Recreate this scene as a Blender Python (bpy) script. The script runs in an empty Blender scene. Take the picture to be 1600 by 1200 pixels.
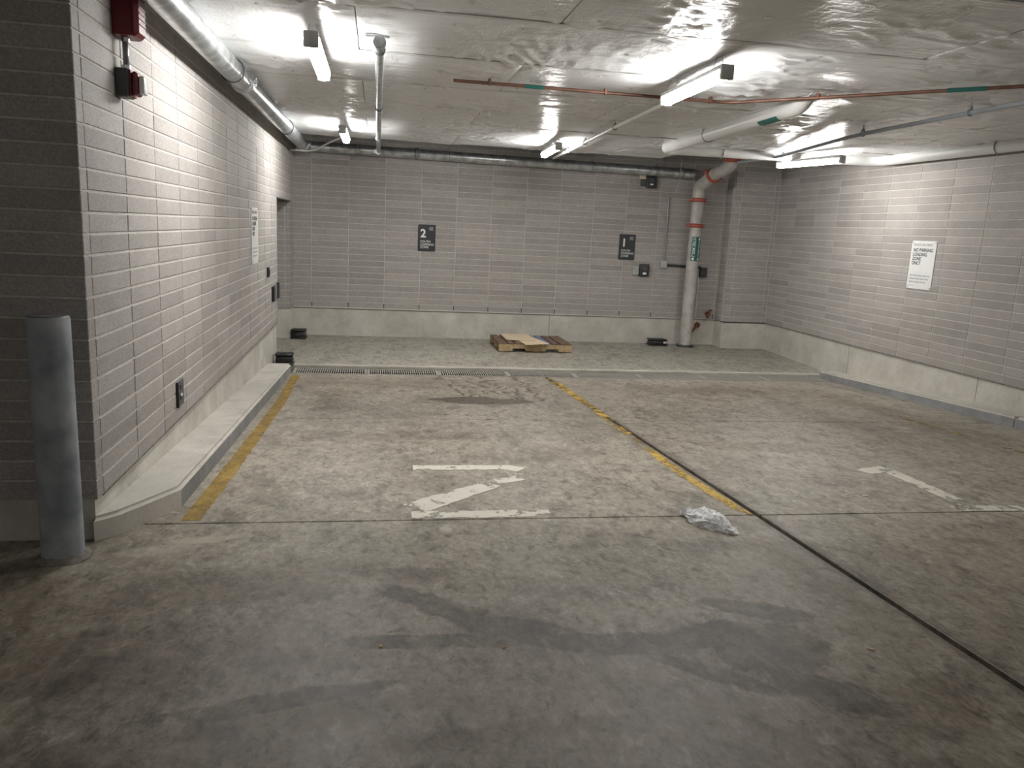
import bpy, bmesh, math, random
from mathutils import Vector, Matrix, noise
random.seed(7)
scene = bpy.context.scene
COL = scene.collection

# ------------------------------------------------------------------ camera
YAW, PITCH, ROLL, FPX = 0.1768, 0.1941, 0.0497, 1220.0
fwd = Vector((math.sin(YAW)*math.cos(PITCH), math.cos(YAW)*math.cos(PITCH), -math.sin(PITCH)))
r0 = Vector((math.cos(YAW), -math.sin(YAW), 0)); u0 = r0.cross(fwd)
rt = math.cos(ROLL)*r0 + math.sin(ROLL)*u0
up = -math.sin(ROLL)*r0 + math.cos(ROLL)*u0
CAM = Vector((0, 0, 1.437))
cam_d = bpy.data.cameras.new('camera'); cam = bpy.data.objects.new('camera', cam_d); COL.objects.link(cam)
cam_d.sensor_width = 36; cam_d.lens = FPX/1600*36; cam_d.clip_start = .05; cam_d.clip_end = 200
m = Matrix.Identity(4)
for i in range(3):
    m[i][0], m[i][1], m[i][2], m[i][3] = rt[i], up[i], -fwd[i], CAM[i]
cam.matrix_world = m
scene.camera = cam

# ------------------------------------------------------------------ world, exposure
w = bpy.data.worlds.new('world'); scene.world = w; w.use_nodes = True
bgn = w.node_tree.nodes['Background']; bgn.inputs[0].default_value = (1.0, .95, .9, 1); bgn.inputs[1].default_value = .13
vs = scene.view_settings
vs.view_transform = 'Standard'; vs.look = 'None'; vs.gamma = 1; vs.use_curve_mapping = False
vs.exposure = 0.15
TUBE = 94.0          # brightness of the LED diffusers

# ------------------------------------------------------------------ materials
def new_mat(name):
    mt = bpy.data.materials.new(name); mt.use_nodes = True
    return mt, mt.node_tree.nodes, mt.node_tree.links, mt.node_tree.nodes['Principled BSDF']
def mixc(N, L, fac, a, b, mode='MIX'):
    n = N.new('ShaderNodeMix'); n.data_type = 'RGBA'; n.blend_type = mode
    for s, v in ((0, fac), (6, a), (7, b)):
        if hasattr(v, 'links'): L.new(v, n.inputs[s])
        elif isinstance(v, tuple): n.inputs[s].default_value = (*v, 1) if len(v) == 3 else v
        else: n.inputs[s].default_value = v
    return n.outputs[2]
def mathn(N, L, op, a, b=None, c=None, clamp=False):
    n = N.new('ShaderNodeMath'); n.operation = op; n.use_clamp = clamp
    for i, v in enumerate((a, b, c)):
        if v is None: continue
        if hasattr(v, 'links'): L.new(v, n.inputs[i])
        else: n.inputs[i].default_value = v
    return n.outputs[0]
def noise_n(N, L, vec, scale, detail=4, rough=.55, dist=0):
    n = N.new('ShaderNodeTexNoise'); n.inputs['Scale'].default_value = scale; n.inputs['Detail'].default_value = detail
    n.inputs['Roughness'].default_value = rough; n.inputs['Distortion'].default_value = dist
    L.new(vec, n.inputs['Vector']); return n.outputs['Fac']
def ramp(N, L, fac, stops):
    n = N.new('ShaderNodeValToRGB'); e = n.color_ramp.elements
    while len(e) < len(stops): e.new(.5)
    for i, (p, c) in enumerate(stops):
        e[i].position = p; e[i].color = (c, c, c, 1) if isinstance(c, (int, float)) else (*c, 1)
    L.new(fac, n.inputs[0]); return n.outputs[0]
def world_pos(N):
    return N.new('ShaderNodeNewGeometry').outputs['Position']
def scaled(N, L, v, s):
    n = N.new('ShaderNodeMapping'); n.inputs['Scale'].default_value = s; L.new(v, n.inputs['Vector']); return n.outputs[0]
def bump(N, L, b, h, strength, dist):
    n = N.new('ShaderNodeBump'); n.inputs['Strength'].default_value = strength; n.inputs['Distance'].default_value = dist
    L.new(h, n.inputs['Height']); L.new(n.outputs[0], b.inputs['Normal'])

def surf(name, col, rough=.6, var=.12, scale=8, metal=0, bmp=0, bscale=60, coat=0, col2=None, contrast=(.35, .65)):
    """plain procedural surface: colour mottled between two tones, optional fine relief"""
    mt, N, L, b = new_mat(name); p = world_pos(N)
    f = ramp(N, L, noise_n(N, L, p, scale), [(contrast[0], 0.0), (contrast[1], 1.0)])
    c2 = col2 or tuple(min(1, c*(1+var)) for c in col); c1 = tuple(c*(1-var) for c in col)
    L.new(mixc(N, L, f, c1, c2), b.inputs['Base Color'])
    b.inputs['Roughness'].default_value = rough; b.inputs['Metallic'].default_value = metal
    if coat: b.inputs['Coat Weight'].default_value = coat
    if bmp: bump(N, L, b, noise_n(N, L, p, bscale, 5), bmp, .004)
    return mt

MAT = {}
def block_mat():
    mt, N, L, b = new_mat('masonry block'); p = world_pos(N)
    oi = N.new('ShaderNodeObjectInfo').outputs['Random']
    fine = noise_n(N, L, p, 90, 5, .7); mid = noise_n(N, L, p, 5, 4)
    c = mixc(N, L, ramp(N, L, mid, [(.3, 0.), (.7, 1.)]), (.335, .308, .288), (.390, .362, .338))
    c = mixc(N, L, ramp(N, L, fine, [(.38, 0.), (.62, 1.)]), mixc(N, L, .30, c, (.09, .08, .075)), mixc(N, L, .22, c, (.60, .57, .53)))
    v = mathn(N, L, 'MULTIPLY_ADD', oi, .22, .89)
    hs = N.new('ShaderNodeHueSaturation'); L.new(c, hs.inputs['Color']); L.new(v, hs.inputs['Value'])
    L.new(hs.outputs[0], b.inputs['Base Color']); b.inputs['Roughness'].default_value = .72
    bump(N, L, b, fine, .25, .002)
    return mt
MAT['block'] = block_mat()
MAT['mortar'] = surf('mortar', (.52, .495, .455), .9, .12, 30, bmp=.4, bscale=150)
def concrete(name, c1, c2, scale=1.6, stain=.35, rough=.8, streak=True):
    mt, N, L, b = new_mat(name); p = world_pos(N)
    big = ramp(N, L, noise_n(N, L, p, scale, 6, .6), [(.3, 0.), (.7, 1.)])
    c = mixc(N, L, big, c1, c2)
    st = ramp(N, L, noise_n(N, L, scaled(N, L, p, (1.2, 1.2, .8)), 3.5, 6, .7, .4), [(.50, 0.), (.70, 1.)])
    c = mixc(N, L, mathn(N, L, 'MULTIPLY', st, stain), c, (.15, .125, .095))
    pit = N.new('ShaderNodeTexVoronoi'); pit.inputs['Scale'].default_value = 26; L.new(p, pit.inputs['Vector'])
    pm = ramp(N, L, pit.outputs['Distance'], [(.05, 1.), (.12, 0.)])
    gate = ramp(N, L, noise_n(N, L, p, 5, 2), [(.55, 0.), (.62, 1.)])
    c = mixc(N, L, mathn(N, L, 'MULTIPLY', mathn(N, L, 'MULTIPLY', pm, gate), .75), c, (.07, .06, .05))
    fine = noise_n(N, L, p, 45, 6, .7)
    c = mixc(N, L, ramp(N, L, fine, [(.35, 0.), (.65, 1.)]), mixc(N, L, .16, c, (.08, .07, .06)), c)
    L.new(c, b.inputs['Base Color']); b.inputs['Roughness'].default_value = rough
    bump(N, L, b, fine, .3, .003)
    return mt
MAT['base'] = concrete('poured concrete base', (.46, .435, .38), (.66, .635, .57), scale=2.6, stain=.22)
MAT['curb_top'] = concrete('curb concrete', (.46, .43, .38), (.62, .59, .53), stain=.3)
MAT['curb_paint'] = concrete('grey curb paint', (.20, .205, .21), (.34, .345, .345), scale=3, stain=.3)
MAT['deck'] = surf('rough slab soffit', (.12, .12, .12), .9, .2, 3)
MAT['joint'] = surf('floor joint filler', (.045, .038, .03), .9, .3, 12)

def floor_mat(name, c_lo, c_hi, marks=True):
    mt, N, L, b = new_mat(name); p = world_pos(N)
    sep = N.new('ShaderNodeSeparateXYZ'); L.new(p, sep.inputs[0]); X, Y = sep.outputs[0], sep.outputs[1]
    big = noise_n(N, L, scaled(N, L, p, (1, .8, 1)), .9, 7, .62, .3)
    med = noise_n(N, L, scaled(N, L, p, (1, .65, 1)), 5.5, 9, .74, .25)
    fine = noise_n(N, L, scaled(N, L, p, (1, .6, 1)), 30, 7, .8)
    c = mixc(N, L, ramp(N, L, big, [(.28, 0.), (.70, 1.)]), c_lo, c_hi)
    c = mixc(N, L, ramp(N, L, med, [(.38, 1.), (.50, 0.)]), c, mixc(N, L, .50, c, (.055, .045, .035)))
    c = mixc(N, L, ramp(N, L, med, [(.54, 0.), (.66, 1.)]), c, mixc(N, L, .48, c, (.52, .48, .42)))
    c = mixc(N, L, ramp(N, L, fine, [(.36, 0.), (.62, 1.)]), mixc(N, L, .55, c, (.05, .045, .04)), c)
    # small dark specks
    vo = N.new('ShaderNodeTexVoronoi'); vo.inputs['Scale'].default_value = 17; L.new(p, vo.inputs['Vector'])
    spk = mathn(N, L, 'MULTIPLY', ramp(N, L, vo.outputs['Distance'], [(.10, 1.), (.20, 0.)]),
                ramp(N, L, noise_n(N, L, p, 2.6, 3), [(.52, 0.), (.60, 1.)]))
    c = mixc(N, L, mathn(N, L, 'MULTIPLY', spk, .6), c, (.045, .038, .03))
    rough = ramp(N, L, med, [(.3, .42), (.7, .56)])
    sp2 = noise_n(N, L, scaled(N, L, p, (1, .55, 1)), 13, 8, .78, .5)
    c = mixc(N, L, ramp(N, L, sp2, [(.36, 1.), (.47, 0.)]), c, (.46, .43, .39), 'MULTIPLY')
    c = mixc(N, L, ramp(N, L, sp2, [(.55, 0.), (.66, .7)]), c, (.54, .50, .44))
    if marks:
        wob = noise_n(N, L, p, 3.2, 9, .74, .3)
        wv = mathn(N, L, 'SUBTRACT', wob, .5)
        patch = ramp(N, L, noise_n(N, L, scaled(N, L, p, (1, .7, 1)), 7.5, 8, .75, .4), [(.34, .35), (.58, 1.)])
        def ell(cx, cy, rx, ry, rot=0):
            mp = N.new('ShaderNodeMapping'); mp.vector_type = 'TEXTURE'
            mp.inputs['Location'].default_value = (cx, cy, 0); mp.inputs['Rotation'].default_value = (0, 0, rot); mp.inputs['Scale'].default_value = (rx, ry, 1e3)
            L.new(p, mp.inputs['Vector']); ln = N.new('ShaderNodeVectorMath'); ln.operation = 'LENGTH'; L.new(mp.outputs[0], ln.inputs[0])
            return ln.outputs['Value']
        def mark(els, soft=.10, wobble=1.1):
            d = None
            for e in els:
                v = ell(*e); d = v if d is None else mathn(N, L, 'MINIMUM', d, v)
            d = mathn(N, L, 'ADD', d, mathn(N, L, 'MULTIPLY', wv, wobble))
            return ramp(N, L, d, [(max(0, .82-soft), 1.), (.82+soft, 0.)])
        def darken(c, mask, amt, tone):
            return mixc(N, L, mathn(N, L, 'MULTIPLY', mathn(N, L, 'MULTIPLY', mask, patch), amt), c, tone, 'MULTIPLY')
        # damp tyre-drag track in front of the bays
        wet = mark([(.27, 3.13, .40, .11, -.75), (.62, 2.83, .42, .13, -.45), (1.02, 2.70, .42, .12, -.1), (1.35, 2.74, .40, .14, .15),
                    (1.55, 2.62, .35, .22, .5), (.25, 2.80, .55, .08, -.08), (-.3, 2.42, .5, .07, .2), (1.25, 2.45, .3, .08, -.7), (1.62, 2.28, .30, .12, -.6), (1.7, 2.95, .3, .10, -.5)], .09, 2.2)
        c = darken(c, wet, 1.0, (.36, .335, .31))
        # brown oily areas by the bollard and along the driveway
        oil = mark([(-1.9, 3.2, 1.3, .5, .1), (-.75, 3.35, .9, .30, .25), (-.9, 2.75, 1.1, .4, 0), (-.2, 2.32, .7, .10, .2), (.3, 2.15, .6, .07, .1),
                    (-.9, 2.0, 1.2, .3, 0), (1.9, 2.15, .4, .25, .3), (2.15, 3.4, .16, .9, .05), (.1, 3.5, .5, .12, -.3)], .35, 2.4)
        c = darken(c, oil, .80, (.52, .46, .39))
        # darker travelled concrete outside the bays
        n_out = N.new('ShaderNodeMapRange'); n_out.inputs[1].default_value = 4.5; n_out.inputs[2].default_value = 3.7
        L.new(mathn(N, L, 'ADD', Y, mathn(N, L, 'MULTIPLY', wv, 1.0)), n_out.inputs[0])
        c = mixc(N, L, mathn(N, L, 'MULTIPLY', n_out.outputs[0], .42), c, (.56, .52, .49), 'MULTIPLY')
        # pale cement smear beside the bollard
        sm = mark([(-1.08, 3.88, .20, .08, .35), (-.88, 4.02, .22, .06, .2)], .4, 2.6)
        c = mixc(N, L, mathn(N, L, 'MULTIPLY', mathn(N, L, 'MULTIPLY', sm, patch), .75), c, (.46, .41, .34))
        # tyre rubbing near the left curb and grime towards the drain
        gr = mark([(.1, 9.7, 1.6, .6, 0), (-.45, 8.3, .3, 1.6, 0), (4.4, 9.6, 1.4, .5, .1), (4.9, 7.6, .4, 1.5, .05), (5.9, 7.6, .5, 2.2, 0), (.3, 6.6, 1.2, .3, .1), (3.4, 6.2, .8, .25, -.2), (1.4, 5.9, .6, .3, .2)], .5, 2.6)
        c = darken(c, gr, .75, (.56, .52, .46))
        # puddle and trickles running from it towards the trench drain
        pud = mark([(1.25, 8.45, .66, .24, .05), (1.0, 8.6, .5, .18, .2)], .08, 1.3)
        wob3 = mathn(N, L, 'SUBTRACT', noise_n(N, L, p, 2.4, 3, .5), .5)
        xw = mathn(N, L, 'ADD', X, mathn(N, L, 'MULTIPLY', wob3, .8))
        tr = None
        for cx, sl in ((.98, -.08), (1.20, .03), (1.40, .12), (1.55, -.06), (1.74, .12), (1.90, -.03)):
            cc = mathn(N, L, 'SUBTRACT', xw, mathn(N, L, 'MULTIPLY_ADD', mathn(N, L, 'SUBTRACT', Y, 9.4), sl, cx))
            t = ramp(N, L, mathn(N, L, 'ABSOLUTE', cc), [(.014, 1.), (.030, 0.)])
            tr = t if tr is None else mathn(N, L, 'MAXIMUM', tr, t)
        rng = mathn(N, L, 'MULTIPLY', mathn(N, L, 'GREATER_THAN', Y, 8.5), mathn(N, L, 'LESS_THAN', Y, 10.6))
        pt = mathn(N, L, 'MAXIMUM', pud, mathn(N, L, 'MULTIPLY', tr, rng))
        c = mixc(N, L, mathn(N, L, 'MULTIPLY', pt, .95), c, (.36, .33, .29), 'MULTIPLY')
        # black tyre grime along the lengthwise joint
        gd = mathn(N, L, 'ABSOLUTE', mathn(N, L, 'SUBTRACT', X, 2.365))
        gj = ramp(N, L, mathn(N, L, 'ADD', gd, mathn(N, L, 'MULTIPLY', wv, .16)), [(.015, 1.), (.085, 0.)])
        c = mixc(N, L, mathn(N, L, 'MULTIPLY', gj, .8), c, (.38, .35, .32), 'MULTIPLY')
    L.new(c, b.inputs['Base Color'])
    L.new(rough, b.inputs['Roughness']); b.inputs['Specular IOR Level'].default_value = .45
    bump(N, L, b, fine, .25, .003)
    return mt
MAT['floor'] = floor_mat('worn driveway concrete', (.300, .262, .208), (.480, .432, .352))
MAT['apron'] = floor_mat('raised apron concrete', (.36, .34, .28), (.50, .475, .40), marks=False)

def film_mat():
    mt, N, L, b = new_mat('vinyl faced insulation film'); p = world_pos(N)
    f = noise_n(N, L, scaled(N, L, p, (.7, 2.6, 1)), 3.2, 6, .62, .6)
    f2 = noise_n(N, L, scaled(N, L, p, (1.2, .5, 1)), 11, 4, .6, 1.0)
    L.new(mixc(N, L, noise_n(N, L, p, 1.3), (.755, .755, .755), (.83, .83, .83)), b.inputs['Base Color'])
    b.inputs['Roughness'].default_value = .27; b.inputs['Specular IOR Level'].default_value = .6
    bump(N, L, b, mathn(N, L, 'MULTIPLY_ADD', f2, .35, f), .6, .025)
    return mt
MAT['film'] = film_mat()
MAT['tape'] = surf('film seam tape', (.66, .65, .63), .2, .05, 6)
MAT['washer'] = surf('steel pin washer', (.85, .85, .84), .25, .05, 20, metal=.5)
MAT['galv'] = surf('galvanised steel', (.52, .54, .55), .32, .22, 9, metal=.85, contrast=(.4, .6))
MAT['galv_dark'] = surf('dull galvanised steel', (.30, .31, .32), .42, .15, 9, metal=.7)
MAT['castiron'] = surf('grey painted cast iron', (.44, .42, .39), .45, .16, 7)
MAT['red_coupling'] = surf('red oxide coupling', (.36, .085, .05), .5, .2, 20)
MAT['black_iron'] = surf('black iron', (.03, .03, .03), .5, .2, 20)
MAT['copper'] = surf('tarnished copper', (.17, .085, .06), .5, .3, 7, metal=.35)
MAT['pvc'] = surf('white pipe jacket', (.66, .655, .64), .42, .04, 3)
MAT['conduit'] = surf('blue grey conduit', (.27, .30, .32), .45, .1, 5)
MAT['conduit_pale'] = surf('pale conduit', (.62, .62, .60), .35, .06, 5)
MAT['green'] = surf('green pipe marker', (.010, .115, .095), .4, .06, 5)
MAT['white'] = surf('white print', (.82, .82, .80), .5, .02, 5)
MAT['sign_white'] = surf('white sign enamel', (.76, .76, .74), .35, .03, 4)
MAT['sign_dark'] = surf('charcoal sign enamel', (.030, .034, .038), .45, .08, 4)
MAT['ink'] = surf('black print', (.02, .02, .02), .5, .05, 4)
MAT['ink_grey'] = surf('grey print', (.24, .24, .235), .5, .05, 4)
MAT['ink_pale'] = surf('pale grey print', (.45, .46, .46), .5, .05, 4)
MAT['plastic'] = surf('black plastic', (.014, .014, .015), .38, .15, 12)
MAT['device'] = surf('dark device plastic', (.035, .037, .04), .4, .1, 12)
MAT['box_grey'] = surf('grey junction box', (.40, .40, .385), .45, .05, 12)
MAT['box_cream'] = surf('cream cover plate', (.62, .57, .42), .45, .05, 12)
MAT['dark_box'] = surf('dark grey back box', (.075, .078, .08), .5, .1, 12)
MAT['alarm_red'] = surf('red alarm enamel', (.15, .011, .016), .38, .08, 5)
MAT['lens'] = surf('clear strobe lens', (.85, .85, .83), .2, .03, 8)
MAT['bollard'] = surf('weathered blue grey bollard paint', (.19, .215, .24), .55, .0, 5, bmp=.5, bscale=22, col2=(.42, .445, .46), contrast=(.35, .72))
MAT['mortar_grout'] = surf('rough grout', (.20, .18, .15), .9, .3, 20, bmp=.8, bscale=40)
MAT['cardboard'] = surf('corrugated cardboard', (.64, .52, .36), .75, .06, 3)
MAT['wood'] = surf('pale pallet wood', (.42, .31, .17), .75, .18, 14)
MAT['wood_dark'] = surf('weathered brown pallet board', (.16, .10, .07), .8, .25, 14)
MAT['wood_blue'] = surf('blue painted pallet board', (.15, .19, .30), .7, .15, 10)
MAT['grate'] = surf('grey cast grate', (.36, .345, .30), .6, .12, 30)
MAT['rust'] = surf('rusty brass valve', (.24, .10, .06), .55, .25, 30, metal=.3)
MAT['leaf'] = surf('dry tan leaf', (.55, .38, .25), .7, .15, 60)
MAT['paper'] = surf('white paper scrap', (.80, .79, .75), .7, .05, 60)
MAT['flash'] = surf('aluminium drip flashing', (.66, .65, .60), .4, .08, 10, metal=.3)
MAT['door'] = surf('grey door enamel', (.16, .16, .16), .45, .06, 5)
def emit_mat():
    mt, N, L, b = new_mat('lit LED diffuser')
    b.inputs['Base Color'].default_value = (.9, .9, .9, 1)
    b.inputs['Emission Color'].default_value = (1.0, .99, .965, 1); b.inputs['Emission Strength'].default_value = TUBE
    return mt
MAT['tube'] = emit_mat()
def paint_mat(name, col, col2, lo, hi, scale=9):
    """road paint, worn through in flakes"""
    mt, N, L, b = new_mat(name); p = world_pos(N)
    n = noise_n(N, L, scaled(N, L, p, (1, .7, 1)), scale, 9, .74, .3)
    n2 = noise_n(N, L, p, 1.6, 3)
    mask = ramp(N, L, mathn(N, L, 'MULTIPLY_ADD', n2, .45, n), [(lo, 0.), (hi, 1.)])
    L.new(mixc(N, L, noise_n(N, L, p, 14, 6), col, col2), b.inputs['Base Color']); b.inputs['Roughness'].default_value = .6
    L.new(mask, b.inputs['Alpha'])
    return mt
MAT['yellow'] = paint_mat('worn yellow line paint', (.42, .26, .035), (.62, .42, .09), .66, .78)
MAT['yellow_faint'] = paint_mat('nearly gone yellow paint', (.34, .24, .06), (.44, .33, .10), .74, .92)
MAT['yellow_edge'] = paint_mat('dirty yellow line paint', (.30, .19, .04), (.46, .30, .07), .42, .92)
MAT['white_paint'] = paint_mat('worn white number paint', (.56, .53, .45), (.74, .71, .63), .655, .70, 8)
def bag_mat():
    mt, N, L, b = new_mat('clear crumpled film')
    b.inputs['Base Color'].default_value = (.95, .95, .96, 1); b.inputs['Roughness'].default_value = .12
    p = world_pos(N); f = noise_n(N, L, p, 38, 5, .6, .5)
    L.new(ramp(N, L, f, [(.35, .6), (.55, 1.)]), b.inputs['Alpha']); bump(N, L, b, f, .8, .01)
    return mt
MAT['bag'] = bag_mat()

# ------------------------------------------------------------------ helpers
def link(o, parent=None):
    COL.objects.link(o)
    if parent is not None: o.parent = parent
    return o
def obj(name, bm, mats, parent=None, smooth=False, matrix=None):
    me = bpy.data.meshes.new(name)
    bmesh.ops.recalc_face_normals(bm, faces=bm.faces[:]) if not getattr(bm, 'keep', False) else None
    bm.to_mesh(me); bm.free()
    for k in (mats if isinstance(mats, (list, tuple)) else [mats]): me.materials.append(MAT[k])
    if smooth:
        for f in me.polygons: f.use_smooth = True
        me.set_sharp_from_angle(angle=math.radians(smooth if smooth > 1 else 40))
    o = bpy.data.objects.new(name, me); link(o, parent)
    if matrix is not None: o.matrix_basis = matrix
    return o
def empty(name, loc=(0, 0, 0), matrix=None):
    o = bpy.data.objects.new(name, None); COL.objects.link(o); o.empty_display_size = .1
    if matrix is not None: o.matrix_basis = matrix
    else: o.location = loc
    return o
def tag(o, label, cat, group=None):
    o['label'] = label; o['category'] = cat
    if group: o['group'] = group
    return o
def structure(o, label=None):
    o['kind'] = 'structure'
    if label: o['label'] = label
    return o
def stuff(o): o['kind'] = 'stuff'; return o
def box(bm, x0, x1, y0, y1, z0, z1, bev=0, mi=0, seg=1):
    vs_ = [bm.verts.new(c) for c in ((x0, y0, z0), (x1, y0, z0), (x1, y1, z0), (x0, y1, z0), (x0, y0, z1), (x1, y0, z1), (x1, y1, z1), (x0, y1, z1))]
    fs = [bm.faces.new([vs_[i] for i in q]) for q in ((3, 2, 1, 0), (4, 5, 6, 7), (0, 1, 5, 4), (1, 2, 6, 5), (2, 3, 7, 6), (3, 0, 4, 7))]
    for f in fs: f.material_index = mi
    if bev:
        es = list({e for f in fs for e in f.edges})
        r = bmesh.ops.bevel(bm, geom=es, offset=bev, segments=seg, affect='EDGES', profile=.5)
        for f in r['faces']: f.material_index = mi
    return bm
def bx(*a, **k): return box(bmesh.new(), *a, **k)
def prism(bm, poly, zb, zt, mi_side=0, mi_top=0):
    """plan polygon between the heights zb(x,y) and zt(x,y)"""
    fb = zb if callable(zb) else (lambda x, y: zb); ft = zt if callable(zt) else (lambda x, y: zt)
    lo = [bm.verts.new((x, y, fb(x, y))) for x, y in poly]; hi = [bm.verts.new((x, y, ft(x, y))) for x, y in poly]
    bm.faces.new(lo[::-1]).material_index = mi_side; bm.faces.new(hi).material_index = mi_top
    n = len(poly)
    for i in range(n):
        bm.faces.new((lo[i], lo[(i+1) % n], hi[(i+1) % n], hi[i])).material_index = mi_side
    return bm
def rounded(pts, rad, n=7):
    out = [Vector(pts[0])]
    for i in range(1, len(pts)-1):
        a, b_, c = Vector(pts[i-1]), Vector(pts[i]), Vector(pts[i+1])
        d1 = (a-b_); d2 = (c-b_); r = min(rad, d1.length*.49, d2.length*.49)
        p, q = b_+d1.normalized()*r, b_+d2.normalized()*r
        for k in range(n+1):
            t = k/n; out.append(p*(1-t)**2+b_*2*t*(1-t)+q*t*t)
    out.append(Vector(pts[-1])); return out
def tube(bm, path, rad, seg=16, mi=0, cap=True):
    path = [Vector(p) for p in path]; n = len(path)
    tang = [((path[min(i+1, n-1)]-path[max(i-1, 0)])).normalized() for i in range(n)]
    ref = Vector((0, 0, 1)) if abs(tang[0].z) < .9 else Vector((1, 0, 0))
    nrm = tang[0].cross(ref).normalized(); rings = []
    for i in range(n):
        nrm = (nrm-tang[i]*nrm.dot(tang[i])).normalized(); bi = tang[i].cross(nrm)
        r = rad[i] if isinstance(rad, (list, tuple)) else rad
        rings.append([bm.verts.new(path[i]+(nrm*math.cos(2*math.pi*k/seg)+bi*math.sin(2*math.pi*k/seg))*r) for k in range(seg)])
    for i in range(n-1):
        for k in range(seg):
            f = bm.faces.new((rings[i][k], rings[i][(k+1) % seg], rings[i+1][(k+1) % seg], rings[i+1][k])); f.material_index = mi
    if cap:
        bm.faces.new(rings[0][::-1]).material_index = mi; bm.faces.new(rings[-1]).material_index = mi
    return bm
def tb(path, rad, seg=16): return tube(bmesh.new(), path, rad, seg)
def frame_at(p, d, hint=(0, 0, 1)):
    """matrix whose z runs along d"""
    d = Vector(d).normalized(); h = Vector(hint)
    if abs(d.dot(h)) > .95: h = Vector((0, -1, 0))
    x = h.cross(d).normalized(); y = d.cross(x)
    mm = Matrix.Identity(4)
    for i in range(3): mm[i][0], mm[i][1], mm[i][2], mm[i][3] = x[i], y[i], d[i], p[i]
    return mm
def coupling(parent, p, d, r, wid, matk, name='coupling', lug=True, hint=(0, 0, 1)):
    """grooved clamp: ring with raised lips, two bolt lugs with bolts"""
    bm = bmesh.new()
    tube(bm, [(0, 0, -wid/2), (0, 0, -wid*.3), (0, 0, -wid*.28), (0, 0, wid*.28), (0, 0, wid*.3), (0, 0, wid/2)],
         [r*1.02, r*1.16, r*1.2, r*1.2, r*1.16, r*1.02], 20)
    if lug:
        for s in (-1, 1):
            x = s*r*1.28
            box(bm, x-r*.22, x+r*.22, -r*.16, r*.16, -wid*.4, wid*.4, .004)
    o = obj(name, bm, matk, parent, 35, frame_at(p, d, hint))
    if lug:
        for s in (-1, 1):
            obj('bolt', tb([(s*r*1.3, -r*.4, 0), (s*r*1.3, r*.4, 0)], r*.07, 8), 'washer', o, True)
    return o
def text(body, size, mat, parent, loc, bold=0.0, extr=.0006, align='LEFT', sx=1.0, name='lettering', rot=0):
    cu = bpy.data.curves.new(name, 'FONT'); cu.body = body; cu.size = size; cu.extrude = extr; cu.offset = bold*size
    cu.align_x = align; cu.space_line = .9; cu.resolution_u = 3
    tmp = bpy.data.objects.new('tmp', cu); COL.objects.link(tmp)
    bpy.context.view_layer.update()
    me = bpy.data.meshes.new_from_object(tmp.evaluated_get(bpy.context.evaluated_depsgraph_get()))
    bpy.data.objects.remove(tmp)
    me.name = name; me.materials.clear(); me.materials.append(MAT[mat])
    o = bpy.data.objects.new(name, me); link(o, parent)
    o.matrix_basis = Matrix.Translation(loc) @ Matrix.Rotation(rot, 4, 'Z') @ Matrix.Diagonal((sx, 1, 1, 1))
    return o
def wall_frame(p, u, n):
    """x along the wall, y up, z out of the wall"""
    u = Vector(u); n = Vector(n); v = Vector((0, 0, 1)); mm = Matrix.Identity(4)
    for i in range(3): mm[i][0], mm[i][1], mm[i][2], mm[i][3] = u[i], v[i], n[i], p[i]
    return mm
BACK = ((1, 0, 0), (0, -1, 0)); RIGHT = ((0, -1, 0), (-1, 0, 0)); LEFT = ((0, 1, 0), (1, 0, 0))
def in_view(p):
    d = Vector(p)-CAM; z = d.dot(fwd)
    if z < .3: return 0
    x, y = 800+FPX*d.dot(rt)/z, 600-FPX*d.dot(up)/z
    return 1/z if (-60 < x < 1660 and -60 < y < 1260) else 0

# ------------------------------------------------------------------ levels
S = .0536
def fz(x, y): return -S*y                                   # driveway falls towards the drain
XL, XR, YN, YB = -1.37, 7.01, 4.04, 13.607
ZC = 2.67                                                   # film-faced insulation
YE = 10.95                                                  # front of the raised apron
def az(x, y): return -.53+(y-YE)*.0208                      # raised apron
C = .1016                                                   # block course

# ------------------------------------------------------------------ floor
bm = prism(bmesh.new(), [(-7, -7), (7.3, -7), (7.3, 10.56), (-7, 10.56)], lambda x, y: fz(x, y)-.5, lambda x, y: fz(x, y)-.03)
box(bm, -7, 7.6, 10.56, 14, -1.2, -.74)
fl = structure(obj('floor', bm, 'joint'))
xs = (-7.0, 2.365, 7.3); ys = (-7.0, -1.8, 1.25, 4.292, 7.375, 10.545)
jx, jy = .019, .006
for i in range(2):
    for j in range(5):
        a, b_ = xs[i]+(jx if i else 0), xs[i+1]-(jx if i == 0 else 0)
        c0, c1 = ys[j]+(jy if j else 0), ys[j+1]-(jy if j < 4 else 0)
        if j == 1: pass
        if i == 0 and j >= 3: a = -1.39
        bm = prism(bmesh.new(), [(a, c0), (b_, c0), (b_, c1), (a, c1)], lambda x, y: fz(x, y)-.1, fz)
        bmesh.ops.bevel(bm, geom=[e for e in bm.edges if all(v.co.z > fz(0, v.co.y)-.01 for v in e.verts)], offset=.004, segments=1, affect='EDGES')
        obj('floor_slab', bm, 'floor', fl)
# raised apron behind the trench drain
bm = prism(bmesh.new(), [(-2.3, YE+.115), (7.3, YE+.115), (7.3, 13.7), (-2.3, 13.7)], -.75, az)
obj('raised_apron', bm, 'apron', fl)
bm = prism(bmesh.new(), [(-1.385, YE), (7.2, YE), (7.2, YE+.105), (-1.385, YE+.105)], -.75, lambda x, y: az(x, y)+.004)
bmesh.ops.bevel(bm, geom=[e for e in bm.edges if all(v.co.z > -.6 for v in e.verts)], offset=.01, segments=2, affect='EDGES')
obj('apron_edge', bm, 'curb_top', fl)

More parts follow.
